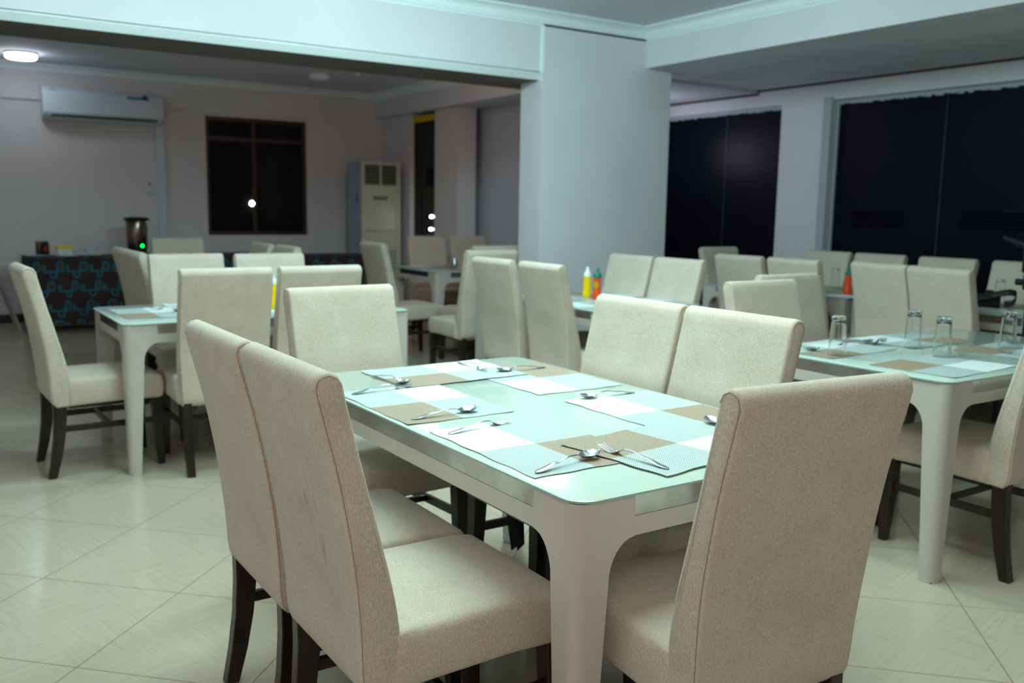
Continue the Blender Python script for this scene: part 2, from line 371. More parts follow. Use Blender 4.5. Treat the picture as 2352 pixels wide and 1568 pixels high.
# window wall on the right with two big dark glazed openings
a0, a1, b0, b1 = 6.05, 8.2, 2.6, 5.47
hz = 2.375
sbox('wall_right', wall, (XW, XW + .2, a0 - .58, a0, 0, SZ + .1), (XW, XW + .2, a0, a1, hz, SZ + .1), (XW, XW + .2, a1, YF, 0, SZ + .1), (XW, XW + .2, b0, b1 - .002, hz, SZ + .1),
     (XW, XW + .2, YB, b0, 0, SZ + .1))
def glazed(name, y0, y1, mull, inset, st):
    w_ = thing(name, None, None); w_['kind'] = 'structure'; x = XW + inset
    boxes('glass_panel', bluepane, w_, (x, x + .012, y0, mull - .002, .02, hz - .03))
    boxes('glass_panel', bluepane, w_, (x, x + .012, mull + .002, y1, .02, hz - .03))
    boxes('glazing_joint', mat('glazing_joint_grey' + name, (.05, .06, .07), .5), w_, (x - .003, x + .012, mull - .003, mull + .003, .02, hz - .03))
    bm = BM(); box(bm, x - .02, x + .03, y0, y1, hz - .032, hz)
    box(bm, x - .02, x + .03, y1 - .012, y1, .02, hz - .03)
    n = int((y1 - y0) / .06)
    for i in range(n):
        y = y0 + (i + random.random()) * .06; h = random.uniform(.004, .014); box(bm, x - .019, x + .01, y, y + random.uniform(.02, .06), hz - .032 - h, hz - .03)
    obj('window_bead', bm, alum, w_)
    for (s0, s1) in st:
        bm = BM()
        for k in range(5): box(bm, x - .006, x - .001, s0, s1, 1.245 + k * .029, 1.258 + k * .029)
        obj('stripe_band', bm, stripem, w_)
    return w_
glazed('window_3', a0, a1, 6.80, .06, [])
glazed('window_4', b0, b1, 4.42, .10, [(4.74, 5.26), (3.25, 4.22)])
sbox('trim_7', alum, (XW - .012, XW, 5.47, 5.56, .0, 2.40))
sbox('wall_exterior', blackm, (XW + .55, XW + .6, YB, YF, 0, 3.0))
# baseboard tiles under the near left wall side of the far wall
sbox('baseboard_far', darkwood, (XL, wx0, YF - .012, YF, 0, .10))

# ---------------------------------------------------------------- far room fittings
t = thing('ceiling_light', 'lit round white ceiling lamp at the far left', 'lamp', (1.078, 10.62, FZ), 0, 'round lamps on the far ceiling')
bm = BM(); lathe(bm, [(.0, 0), (.150, 0), (.155, -.012), (.150, -.022)], n=40); obj('lamp_rim', bm, whitep, t, 40)
bm = BM(); lathe(bm, [(.142, -.016), (.142, -.05), (.125, -.062), (.0, -.066)], n=40); obj('lamp_diffuser', bm, lampm, t, 50)
t = thing('ceiling_light', 'unlit round white ceiling lamp near the middle of the far ceiling', 'lamp', (4.04, 10.12, FZ), 0, 'round lamps on the far ceiling')
bm = BM(); lathe(bm, [(.0, 0), (.115, 0), (.118, -.012), (.112, -.05), (.10, -.058), (0, -.06)], n=32); obj('lamp_diffuser', bm, lampoff, t, 50)
bm = BM(); lathe(bm, [(0, 0), (.022, 0), (.022, -.02), (0, -.022)], c=(4.34, 9.74, FZ), n=14); tag(obj('smoke_detector', bm, whitep, None, 40), 'tiny white round fitting on the ceiling right of the unlit lamp', 'detector')
bm = BM(); lathe(bm, [(0, 0), (.05, 0), (.05, -.008), (0, -.010)], c=(2.53, 10.2, FZ), n=18); tag(obj('round_ceiling_fitting', bm, acwhite, None, 40), 'faint pale round fitting on the far ceiling between the two lamps', 'fitting')

# split air conditioner
t = thing('wall_air_conditioner', 'long white wall air conditioner with teal sticker high on the far wall', 'air conditioner', (1.94, YF, 2.235))
bm = BM(); P = [(-.002, 0), (-.002, .335), (-.19, .335), (-.225, .30), (-.225, .07), (-.20, .035), (-.12, .0)]
loft(bm, [[(x, y, z) for y, z in P] for x in (-.625, .625)]); bmesh.ops.recalc_face_normals(bm, faces=bm.faces[:])
bmesh.ops.bevel(bm, geom=bm.edges[:], offset=.008, segments=2, affect='EDGES', profile=.5); obj('housing', bm, acwhite, t, 40)
boxes('air_outlet', blackm, t, (-.54, .55, -.222, -.19, .028, .048))
bm = BM(); box(bm, .235, .465, -.229, -.226, .262, .292); lathe_pts = []
t2 = BM(); lathe(t2, [(0, -.0015), (.028, -.0015), (.028, .0015), (0, .0015)], n=12); merge(bm, t2, 0, Matrix.Translation((.425, -.2275, .293)) @ Matrix.Rotation(PI / 2, 4, 'X'))
obj('sticker', bm, logo, t)
boxes('maker_mark', greypl, t, (-.56, -.49, -.227, -.2255, .304, .312))
boxes('end_panel', greypl, t, (.618, .6265, -.20, -.01, .02, .31))
sb = sbox('trim_8', acwhite, (2.505, 2.60, YF - .035, YF, .30, 2.235)); 
t = thing('remote_control', 'small white remote control in a holder on the far wall under the air conditioner', 'remote control', (2.42, YF, 1.46))
boxes('holder', acwhite, t, (-.028, .028, -.03, 0, 0, .07), bev=.003); boxes('remote_body', ceramic, t, (-.022, .022, -.024, -.008, .02, .125), bev=.004)
boxes('remote_screen', greypl, t, (-.014, .014, -.0255, -.0235, .09, .115))

# standing air conditioner
t = thing('standing_air_conditioner', 'tall ivory floor standing air conditioner in the far corner', 'air conditioner', (5.03, 10.6, 0))
boxes('cabinet', ivoryside, t, (-.27, .27, .02, .42, 0, 1.90), bev=.008)
bm = BM()
box(bm, -.27, -.225, -.01, .022, 0, 1.905); box(bm, .215, .27, -.01, .022, 0, 1.905); box(bm, -.225, .215, -.01, .022, 1.86, 1.905); box(bm, -.225, .215, .0, .022, 0, 1.615)
box(bm, -.014, .010, -.004, .02, 1.615, 1.86); obj('front_panel', bm, ivory, t)
for s in (-.12, .112):
    bm = BM(); box(bm, s - .10, s + .10, .012, .02, 1.62, 1.855)
    for k in range(6): box(bm, s - .10, s + .10, .002, .014, 1.635 + k * .038, 1.642 + k * .038, 1)
    obj('louvre', bm, [blackm, ivory], t)
boxes('display_panel', greypl, t, (-.11, .09, -.008, .001, 1.43, 1.475))
boxes('panel_joint', greypl, t, (-.225, .215, -.002, .001, 1.035, 1.045))
bm = BM()
for k in range(8): box(bm, .12, .21, -.003, .001, .42 + k * .05, .44 + k * .05)
obj('intake_grille', bm, greypl, t)
boxes('side_handle', greypl, t, (-.276, -.268, .10, .16, 1.40, 1.50))

# glowing blobs added at the panes to imitate lamp reflections
for i, (x, y, z, r, lb) in enumerate([(3.655, YF + .05, 1.36, .030, 'round glowing spot imitating a reflection in the brown framed far window'), (SX + .03, 10.02, 1.235, .030, 'upper glowing spot imitating a lamp reflection in the narrow window'), (SX + .03, 10.04, 1.08, .028, 'lower glowing spot imitating a lamp reflection in the narrow window')]):
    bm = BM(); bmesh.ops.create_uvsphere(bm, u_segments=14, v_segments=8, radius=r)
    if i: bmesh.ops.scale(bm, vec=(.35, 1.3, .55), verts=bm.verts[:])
    o = obj('window_reflection_spot', bm, reflspot, None, 60); o.location = (x, y, z); tag(o, lb, 'lamp')

# ---------------------------------------------------------------- buffet
def buffet(x0, x1, y0, y1, label, drop=.70, h=.775):
    t = thing('buffet_table', label, 'table', ((x0 + x1) / 2, (y0 + y1) / 2, 0), 0)
    hx, hy = (x1 - x0) / 2, (y1 - y0) / 2
    boxes('tabletop', blackm, t, (-hx + .02, hx - .02, -hy + .02, hy - .02, h - .04, h - .006))
    for sx in (-1, 1):
        for sy in (-1, 1):
            boxes('leg', blackm, t, (sx * (hx - .08) - .015, sx * (hx - .08) + .015, sy * (hy - .08) - .015, sy * (hy - .08) + .015, 0, h - .04))
    # cloth with gentle folds on the skirt
    bm = BM(); pts = []
    per = fine([(-hx, -hy), (hx, -hy), (hx, hy), (-hx, hy)], .045)
    L1 = [(p.x, p.y, h) for p in per]; L0 = [(p.x * .5, p.y * .5, h + .003) for p in per]
    def fold(k, a): 
        out = []
        for i, p in enumerate(per):
            d = 1 + (a * math.sin(i * 1.1) + a * .6 * math.sin(i * .43 + 1)) ; n = Vector((p.x / hx, p.y / hy)); m = max(abs(n.x), abs(n.y)); n = Vector((n.x if abs(n.x) > .99 * m else 0, n.y if abs(n.y) > .99 * m else 0))
            out.append((p.x + n.x * a * (1 + math.sin(i * 1.1)), p.y + n.y * a * (1 + math.sin(i * 1.1 + .5)), k))
        return out
    loft(bm, [L0, L1, fold(h - .02, .003), fold(h - drop * .5, .008), fold(h - drop, .014)], cap=False)
    bm.faces.new(bm.verts[:len(per)]) if False else None
    bm.verts.ensure_lookup_table(); bm.faces.new([bm.verts[i] for i in range(len(per))])
    o = obj('tablecloth', bm, cloth, None, 40); o.location = ((x0 + x1) / 2, (y0 + y1) / 2, 0)
    return t, o
_, o = buffet(1.0, 1.98, 10.35, 10.95, 'buffet table under a patterned cloth at the far left, below the wall air conditioner'); tag(o, 'teal ring patterned dark tablecloth hanging at the far left behind the leftmost chair', 'tablecloth', 'printed cloths on the buffet')
_, o = buffet(2.06, 3.53, 10.45, 11.0, 'buffet table with patterned cloth under the far window, behind the chairs'); tag(o, 'patterned dark tablecloth under the far window, seen in the gap between two chairs', 'tablecloth', 'printed cloths on the buffet')
_, o = buffet(3.62, 4.62, 9.95, 10.5, 'buffet table with patterned cloth in front of the standing air conditioner'); tag(o, 'patterned dark tablecloth in front of the standing air conditioner', 'tablecloth', 'printed cloths on the buffet')
TZ = .779
# urn
t = thing('drinks_urn', 'dark steel drinks urn with a green light on the far buffet', 'urn', (2.125, 10.72, TZ))
bm = BM(); lathe(bm, [(0, 0), (.10, 0), (.102, .02), (.098, .05), (.108, .07), (.112, .36), (.108, .37), (0, .37)], n=32); obj('body', bm, urnm, t, 40)
bm = BM(); lathe(bm, [(.0, .372), (.132, .372), (.134, .385), (.125, .402), (.05, .412), (0, .413)], n=32); obj('lid', bm, blackm, t, 40)
boxes('tap', blackm, t, (-.018, .022, -.16, -.10, .06, .15), bev=.006)
bm = BM(); bmesh.ops.create_uvsphere(bm, u_segments=12, v_segments=8, radius=.017); bmesh.ops.translate(bm, vec=(.02, -.165, .10), verts=bm.verts[:]); obj('indicator_light', bm, led, t, 60)
# items on left buffet
t = thing('sauce_bottle', 'dark jar with a red label on the left end of the buffet', 'jar', (1.20, 10.62, TZ + .0135), 0)
bm = BM(); lathe(bm, [(0, 0), (.034, 0), (.036, .01), (.036, .10), (.03, .115), (0, .115)], n=18); obj('jar_body', bm, blackm, t, 40)
bm = BM(); lathe(bm, [(.0365, .03), (.0372, .032), (.0372, .085), (.0365, .087)], n=18); obj('jar_label', bm, mat('dark_red_label', (.22, .01, .008), .5), t, 40)
bm = BM(); lathe(bm, [(0, .114), (.032, .114), (.032, .14), (0, .142)], n=18); obj('jar_lid', bm, mat('dark_green_lid', (.015, .03, .008), .5), t, 40)
t = thing('sauce_bottle', 'dark brown jar with a mustard lid beside the red labelled jar', 'jar', (1.135, 10.60, TZ + .0135), 0)
bm = BM(); lathe(bm, [(0, 0), (.030, 0), (.031, .01), (.031, .09), (.026, .105), (0, .105)], n=18); obj('jar_body', bm, mat('brown_glass', (.03, .012, .004), .2), t, 40)
bm = BM(); lathe(bm, [(0, .104), (.029, .104), (.029, .14), (0, .142)], n=18); obj('jar_lid', bm, mat('mustard_lid', (.16, .10, .005), .5), t, 40)
t = thing('food_tub', 'white tub with a yellow lid on the left buffet', 'tub', (1.385, 10.70, TZ), 0)
bm = BM(); loft(bm, [[(a * s, b * s, z) for a, b in ((-.07, -.05), (.07, -.05), (.07, .05), (-.07, .05))] for z, s in ((0, .86), (.065, 1))]); obj('tub_body', bm, whitep, t)
boxes('tub_lid', yellow, t, (-.078, .078, -.058, .058, .065, .098), bev=.006)
t = thing('bowl_on_plate', 'white bowl on the left buffet right of the yellow lidded tub', 'bowl', (1.63, 10.62, TZ + .012), 0)
bm = BM(); lathe(bm, [(0, 0), (.03, 0), (.032, .008), (.055, .03), (.072, .062), (.068, .062), (.05, .032), (0, .014)], n=24); obj('bowl_body', bm, ceramic, t, 50)
for i, (x, lb) in enumerate([(1.12, 'flat white plate under the dark jars'), (1.385, 'flat white plate in front of the yellow lidded tub'), (1.63, 'flat white plate under the white bowl')]):
    bm = BM(); lathe(bm, [(0, 0), (.07, 0), (.12, .010), (.118, .013), (.07, .005), (0, .004)], n=28)
    o = obj('plate', bm, ceramic, None, 50); o.location = (x, 10.60 if i != 1 else 10.49, TZ); tag(o, lb, 'plate', 'plates on the buffet')
# small green-capped bottle on the table behind
# folding table at the far left
t = thing('folding_table', 'beige topped folding table with slanted chrome legs at the far left edge', 'table', (.42, 10.35, 0))
boxes('tabletop', lacquer, t, (-.55, .50, -.30, .30, .715, .745), bev=.004)
for sy in (-.26, .26):
    bm = BM(); tube(bm, [(.26, sy, .71), (.48, sy, .02)], .013, 8); obj('leg', bm, chrome, t, 50)
    bm = BM(); tube(bm, [(-.32, sy, .71), (-.52, sy, .02)], .013, 8); obj('leg', bm, chrome, t, 50)
boxes('storage_box', blackm, None, (-.3, .62, 10.8, 11.2, 0, .17)); tag(bpy.data.objects['storage_box'], 'low black box on the floor under the folding table', 'box')

# ---------------------------------------------------------------- dining table
def rrect(x0, x1, y0, y1, r, n=6):
    out = []
    for cx, cy, a in ((x1 - r, y0 + r, -90), (x1 - r, y1 - r, 0), (x0 + r, y1 - r, 90), (x0 + r, y0 + r, 180)):
        for i in range(n + 1):
            t_ = math.radians(a + 90 * i / n); out.append((cx + r * math.cos(t_), cy + r * math.sin(t_)))
    return out
TOP = .76
def dining_table(x0, x1, y0, y1, label):
    cx, cy = (x0 + x1) / 2, (y0 + y1) / 2; hx, hy = (x1 - x0) / 2, (y1 - y0) / 2
    t = thing('dining_table', label, 'table', (cx, cy, 0), 0, 'glass topped dining tables')
    bm = BM()
    def lp(d, z): return [(x, y, z) for x, y in rrect(-hx + d, hx - d, -hy + d, hy - d, .055 - d * .5)]
    loft(bm, [lp(.004, .7515), lp(.0, .7535), lp(.0, .758), lp(.004, TOP)])
    for f in bm.faces: f.material_index = 0 if abs(f.normal.z) > .9 or f.calc_center_median().z > .7585 else 1
    bm.normal_update()
    for f in bm.faces: f.material_index = 1 if abs(f.normal.z) < .8 else 0
    obj('glass_top', bm, [glasstop, glassedge], t, 40)
    i = .008; W = .155
    for sx in (-1, 1):
        for sy in (-1, 1):
            bm = BM(); X = sx * (hx - i); Y = sy * (hy - i)
            # column with rounded outer corner; local a,b run inward from the outer corner
            def P(a, b, z): return (X - sx * a, Y - sy * b, z)
            def sec(s, z, r=.032):
                c = [(r - r * math.cos(q * PI / 12), r - r * math.sin(q * PI / 12)) for q in range(0, 7)]
                return [P(a, b, z) for a, b in c + [(s, 0), (s, s), (0, s)]]
            zz = [(0, .048), (.004, .054), (.25, .068), (.45, .080), (.58, .088), (.751, .090)]
            loft(bm, [sec(s, z) for z, s in zz])
            prof = [(.03, .751), (.03, .54), (.0865, .54)] + [(.0865 + (W - .0865) * (1 - math.cos(q * PI / 16)), .565 + .095 * math.sin(q * PI / 16)) for q in range(0, 9)] + [(W, .751)]
            e = .0004
            loft(bm, [[P(a, b, z) for a, z in prof] for b in (e, .045)])
            loft(bm, [[P(b, a, z) for a, z in prof] for b in (e, .045)])
            bmesh.ops.recalc_face_normals(bm, faces=bm.faces[:])
            lg = obj('leg', bm, lacquer, t, 32)
            boxes('foot_pad', blackm, lg, (min(X - sx * .008, X - sx * .046), max(X - sx * .008, X - sx * .046), min(Y - sy * .008, Y - sy * .046), max(Y - sy * .008, Y - sy * .046), 0, .006))
    j = i + .0015
    for sy in (-1, 1):
        y_a, y_b = sorted((sy * (hy - j), sy * (hy - j - .04)))
        boxes('apron', lacquer, t, (-hx + i + W, hx - i - W, y_a, y_b, .66, .7035), bev=.002)
        y_a, y_b = sorted((sy * (hy - j - .002), sy * (hy - j - .03)))
        boxes('metal_strip', chrome, t, (-hx + i + W, hx - i - W, y_a, y_b, .7045, .7505))
    for sx in (-1, 1):
        x_a, x_b = sorted((sx * (hx - j), sx * (hx - j - .04)))
        boxes('apron', lacquer, t, (x_a, x_b, -hy + i + W, hy - i - W, .66, .7035), bev=.002)
        x_a, x_b = sorted((sx * (hx - j - .002), sx * (hx - j - .03)))
        boxes('metal_strip', chrome, t, (x_a, x_b, -hy + i + W, hy - i - W, .7045, .7505))
    return t
dining_table(1.085, 2.015, 1.385, 2.985, 'large glass topped beige dining table in the foreground, set for six')
dining_table(.84, 2.40, 4.66, 5.53, 'glass topped dining table at the left with the leftmost chair at its end')
dining_table(3.05, 4.58, 1.775, 2.70, 'glass topped dining table at the right with upturned glasses on it')
dining_table(3.33, 4.16, 4.02, 5.52, 'glass topped dining table in front of the pillar, with mustard and ketchup bottles')
dining_table(5.48, 6.32, 2.62, 3.98, 'glass topped dining table at the far right with the black camera on it')
dining_table(5.48, 6.32, 4.02, 5.42, 'glass topped dining table by the dark glass doors with one ketchup bottle')
dining_table(1.52, 2.33, 5.98, 7.50, 'dining table hidden behind two cream chairs in the far room')
dining_table(4.02, 5.34, 7.32, 8.24, 'dining table in the far room with a shiny shaker, seen through the opening')

# ---------------------------------------------------------------- chair (origin on the floor, facing +Y)
def make_chair():
    t = thing('dining_chair', 'x', 'chair', (0, 0, 0), 0, 'cream upholstered dining chairs')
    outer = smoothcurve([(-.238, .350), (-.262, .385), (-.270, .50), (-.286, .65), (-.315, .82), (-.352, .97), (-.360, 1.005)], 4)
    topc = [Vector((-.356, 1.022)), Vector((-.344, 1.034)), Vector((-.326, 1.038)), Vector((-.308, 1.030)), Vector((-.297, 1.012))]
    inner = smoothcurve([(-.293, .99), (-.262, .86), (-.222, .70), (-.186, .55), (-.172, .45), (-.170, .355)], 4)
    prof = outer + topc + inner           # clockwise when y right, z up -> reverse for ccw
    prof = prof[::-1]
    hw = .224
    bm = BM(); loops = []
    for x, d in ((-1, .010), (-.992, .004), (-.975, .001), (-.95, 0), (-.5, 0), (0, 0), (.5, 0), (.95, 0), (.975, .001), (.992, .004), (1, .010)):
        q = offset_poly(prof, d)
        lp = []
        for p in q:
            tp = 1 - .06 * max(0, (.62 - p.y) / .27) if p.y < .62 else 1     # narrows a little towards the seat
            bulge = .006 * (1 - abs(x) ** 2) * min(1, max(0, (p.y - .38) / .1)) * min(1, max(0, (1.03 - p.y) / .1))
            s = -1 if p.x < -.29 - (.70 - p.y) * .33 + 0 else 1
            lp.append((x * hw * tp, p.x + s * bulge, p.y))
        loops.append(lp)
    loft(bm, loops); bmesh.ops.recalc_face_normals(bm, faces=bm.faces[:])
    back = obj('backrest', bm, linen, t, 45)
    for s in (-1, 1):
        bm = BM(); pts = []
        for o_ in outer[2:] + topc[:1]:
            tp = 1 - .06 * max(0, (.62 - o_.y) / .27) if o_.y < .62 else 1
            pts.append((s * (hw * tp + .0002), o_.x + .007, o_.y))
        pts += [(s * (hw + .0002), -.341, 1.027), (s * (hw + .0002), -.326, 1.031), (s * (hw + .0002), -.311, 1.024), (s * (hw + .0002), -.302, 1.008)]
        tube(bm, pts, .0009, 5); obj('seam', bm, seamm, back)
    # seat cushion
    sp = [(-.19, .352), (.10, .358), (.235, .352), (.258, .362), (.266, .40), (.266, .445), (.258, .468), (.24, .481), (.20, .487), (0, .488), (-.19, .484)]
    bm = BM(); loops = []
    for x, d in ((-1, .022), (-.985, .010), (-.95, .003), (-.88, 0), (-.5, 0), (0, 0), (.5, 0), (.88, 0), (.95, .003), (.985, .010), (1, .022)):
        q = offset_poly(fine(sp, .05), d)
        loops.append([(x * .222, min(p.x, .27), p.y + (.012 * (1 - x * x) * min(1, max(0, (.25 - p.x) / .1)) if p.y > .46 else .0)) for p in q])
    loft(bm, loops); bmesh.ops.recalc_face_normals(bm, faces=bm.faces[:]); obj('seat', bm, linen, t, 50)
    # legs
    for s in (-1, 1):
        bm = BM(); loops = []
        for z, yc, h in ((.37, -.225, .030), (.30, -.226, .0285), (.2, -.234, .026), (.1, -.250, .023), (.03, -.266, .020), (0, -.273, .019)):
            xc = s * .186; loops.append([(xc - .019, yc - h, z), (xc + .019, yc - h, z), (xc + .019, yc + h, z), (xc - .019, yc + h, z)])
        loft(bm, loops); bmesh.ops.recalc_face_normals(bm, faces=bm.faces[:]); bmesh.ops.bevel(bm, geom=bm.edges[:], offset=.002, segments=1, affect='EDGES'); obj('leg', bm, darkwood, t, 30)
        bm = BM(); loops = []
        for z, yc, h in ((.37, .225, .026), (.2, .231, .022), (0, .242, .0165)):
            xc = s * .188; loops.append([(xc - h, yc - h, z), (xc + h, yc - h, z), (xc + h, yc + h, z), (xc - h, yc + h, z)])
        loft(bm, loops); bmesh.ops.recalc_face_normals(bm, faces=bm.faces[:]); bmesh.ops.bevel(bm, geom=bm.edges[:], offset=.002, segments=1, affect='EDGES'); obj('leg', bm, darkwood, t, 30)
        boxes('stretcher', darkwood, t, (s * .187 - .009, s * .187 + .009, -.21, .215, .225, .255), bev=.002)
    boxes('stretcher', darkwood, t, (-.18, .18, -.009, .009, .228, .252), bev=.002)
    boxes('seat_frame', darkwood, t, (-.17, .17, -.18, .20, .336, .354))
    return t
c0 = make_chair(); used = [0]
def chair(x, y, rz, label, group='cream upholstered dining chairs'):
    r = math.radians(rz)
    if not used[0]:
        used[0] = 1; c0.location = (x, y, 0); c0.rotation_euler = (0, 0, r); c0['label'] = label; return c0
    return dup(c0, (x, y, 0), r, label, group)
FX, FY, NX, NY = -90, 0, 90, 180      # rotation for facing +X, +Y, -X, -Y
# foreground table
chair(.965, 1.795, FX, 'cream linen chair nearest the camera at the left long side, stain streaks on its back')
def stained(ch):
    m = linen.copy(); m.name = 'linen_fabric_stained'; nt = m.node_tree; b = nt.nodes['Principled BSDF']; src = b.inputs['Base Color'].links[0].from_socket
    tc = N(m, 'ShaderNodeTexCoord'); mp = N(m, 'ShaderNodeMapping'); mp.inputs['Scale'].default_value = (60, 10, 9); L(m, tc.outputs['Object'], mp.inputs[0])
    nz = N(m, 'ShaderNodeTexNoise'); nz.inputs['Scale'].default_value = 1; nz.inputs['Detail'].default_value = 1; L(m, mp.outputs[0], nz.inputs['Vector'])
    d = N(m, 'ShaderNodeMapping'); d.vector_type = 'POINT'; d.inputs['Location'].default_value = (-.04 / .075, 0, -.70 / .13); d.inputs['Scale'].default_value = (1 / .075, 0, 1 / .13); L(m, tc.outputs['Object'], d.inputs[0])
    ln = N(m, 'ShaderNodeVectorMath', operation='LENGTH'); L(m, d.outputs[0], ln.inputs[0])
    fo = N(m, 'ShaderNodeMapRange'); fo.inputs['From Min'].default_value = 1.1; fo.inputs['From Max'].default_value = .3; L(m, ln.outputs['Value'], fo.inputs['Value'])
    th = N(m, 'ShaderNodeMapRange'); th.inputs['From Min'].default_value = .56; th.inputs['From Max'].default_value = .74; th.inputs['To Max'].default_value = .55; L(m, nz.outputs['Fac'], th.inputs['Value'])
    mu = N(m, 'ShaderNodeMath', operation='MULTIPLY'); L(m, fo.outputs[0], mu.inputs[0]); L(m, th.outputs[0], mu.inputs[1])
    mx = N(m, 'ShaderNodeMix', data_type='RGBA'); mx.inputs['B'].default_value = (.20, .14, .10, 1); L(m, mu.outputs[0], mx.inputs['Factor']); L(m, src, mx.inputs['A']); L(m, mx.outputs['Result'], b.inputs['Base Color'])
    for c in ch.children:
        if c.name.startswith('backrest'):
            c.data = c.data.copy(); c.data.materials[0] = m
STAIN = True
A1 = chair(.96, 2.262, FX, 'cream chair pressed against the far side of the nearest left chair')
chair(1.440, 1.397, -5, 'cream chair at the near right end of the foreground table, its back to the camera')
chair(1.415, 2.975, NY + 4, 'cream chair facing the camera at the far end of the foreground table')
Bf = chair(1.825, 2.415, NX, "pale greenish cream chair at the foreground table's right side, further of the pair")
chair(1.832, 1.955, NX, "cream chair at the foreground table's right side, nearer of the pair")
# left table
chair(.785, 5.02, FX + 2, 'leftmost cream chair, seen side-on at the end of the left table')
chair(1.288, 4.785, FY, 'left of two cream chair backs at the near side of the left table')
chair(1.765, 4.80, FY + 2, 'right of two cream chair backs at the left table, half hidden')
chair(1.435, 5.49, NY, 'cream chair facing the camera across the left table, left of two')
chair(1.93, 5.40, NY, 'cream chair facing the camera across the left table, right of two')
# far room left
chair(1.545, 6.19, FX, 'dim cream chair seen edge-on behind the left table, nearer of a leaning pair')
chair(1.55, 6.66, FX, 'dim cream chair seen edge-on behind the left table, further of a leaning pair')
chair(2.03, 8.20, NY, 'dark beige chair top below the conduit of the wall air conditioner')
chair(2.12, 6.83, NX, 'small distant chair top under the brown framed window, right of two')
chair(2.09, 7.33, NX, 'small distant chair top under the brown framed window, left of two')
# far table through the opening
chair(3.73, 7.33, FX, 'cream chair seen edge-on in front of the standing air conditioner')
chair(4.72, 8.50, NY, 'distant chair below the narrow window behind the far table')
chair(5.245, 8.50, NY, 'distant chair against the lilac wing wall behind the far table')
chair(5.25, 7.78, NX, 'distant chair cut off by the left edge of the pillar')
chair(3.66, 6.13, FY, 'cream chair back left of the pillar, directly behind the slanting one')
chair(4.12, 6.80, FY, 'shaded chair mostly hidden behind the chair left of the pillar')
# table by pillar
chair(3.40, 4.84, FX, 'cream chair with slanting back overlapping the chair left of the pillar')
chair(3.40, 4.30, FX - 3, 'cream slanting chair back immediately left of the mustard bottle')
chair(3.945, 4.90, NX, 'cream chair in front of the pillar right of the sauce bottles, left of a pair')
chair(3.955, 4.43, NX, 'cream chair in front of the pillar, right of a pair, near the dark glass')
# window row
chair(6.10, 5.50, NY, 'small chair top in front of the left dark glass door')
chair(5.43, 4.66, FX, 'narrow cream chair back in front of the left dark glass door')
chair(5.45, 4.17, FX - 2, 'cream chair back below the white wall strip between the glass doors')
chair(6.155, 4.935, NX, 'dim chair facing left behind the single ketchup bottle')
chair(6.155, 4.44, NX, 'dim chair top just right of the single ketchup bottle')
chair(6.155, 3.87, NX, 'dim chair in front of the right dark glass, left of the black camera')
chair(6.155, 3.30, NX, 'grey-lit chair at the far right behind the black camera and a glass')
# right table
chair(3.28, 2.53, NY, 'cream chair behind the right table, left and nearer of two overlapping')
chair(3.765, 2.78, NY, 'cream chair behind the right table, right of two overlapping')
chair(5.58, 3.555, FX - 8, 'brownish cream chair back beyond the right table, left of a pair')
chair(5.515, 3.10, FX - 8, 'brownish cream chair back beyond the right table, right of a pair')
chair(3.52, 1.93, FY, 'cream chair cut by the right picture edge at the right table\'s near side')
stained(c0)
# torn black lining under a seat
bm = BM(); vs = [bm.verts.new(p) for p in ((-.06, .20, .352), (.05, .20, .352), (.02, .205, .27), (-.005, .21, .215), (-.03, .205, .235), (-.04, .21, .225), (-.075, .205, .26))]
bm.faces.new(vs); bmesh.ops.solidify(bm, geom=bm.faces[:], thickness=.003)
o = obj('torn_lining', bm, blackm, Bf); o['label'] = 'torn black lining'

# ---------------------------------------------------------------- placemats
def mat_mesh(mirror, seed):
    rnd = random.Random(seed); bm = BM(); nx, ny = 40, 28; lx, ly = .245, .172
    ph = [rnd.uniform(0, 6) for _ in range(6)]
    def pt(i, j, top):
        u = i / nx * 2 - 1; v = j / ny * 2 - 1
        x = u * lx; y = v * ly
        x += (abs(u) > .999) * .0022 * math.sin(v * 9 + ph[0]); y += (abs(v) > .999) * .0022 * math.sin(u * 11 + ph[1])
        e = max(abs(u), abs(v)); z = .0004 + .0012 * max(0, e - .82) / .18 * (.5 + .5 * math.sin(u * 3.5 + v * 2.5 + ph[2])) * (1 if e > .82 else 0)
        c = max(0, abs(u) - .85) * max(0, abs(v) - .8) / .03; z += .0022 * c * (.5 + .5 * math.sin(ph[3] + (u > 0) * 2 + (v > 0) * 4))
        return (x, y, z + (.0011 if top else 0))
    g = [[[bm.verts.new(pt(i, j, k)) for j in range(ny + 1)] for i in range(nx + 1)] for k in (0, 1)]
    for i in range(nx):
        for j in range(ny):
            a = g[1]; f = bm.faces.new((a[i][j], a[i + 1][j], a[i + 1][j + 1], a[i][j + 1]))
            L_ = i < nx // 2; U = j >= ny // 2
            if mirror: L_ = not L_
            f.material_index = 0 if (L_ and U) else 1 if (not L_ and not U) else 2
            a = g[0]; f2 = bm.faces.new((a[i][j + 1], a[i + 1][j + 1], a[i + 1][j], a[i][j])); f2.material_index = f.material_index
    a, b = g
    for i in range(nx):
        for (j, s) in ((0, 1), (ny, -1)):
            q = (a[i][j], a[i + 1][j], b[i + 1][j], b[i][j]); f = bm.faces.new(q if s > 0 else q[::-1]); f.material_index = 2
    for j in range(ny):
        for (i, s) in ((0, -1), (nx, 1)):
            q = (a[i][j], a[i][j + 1], b[i][j + 1], b[i][j]); f = bm.faces.new(q if s > 0 else q[::-1]); f.material_index = 2
    return bm
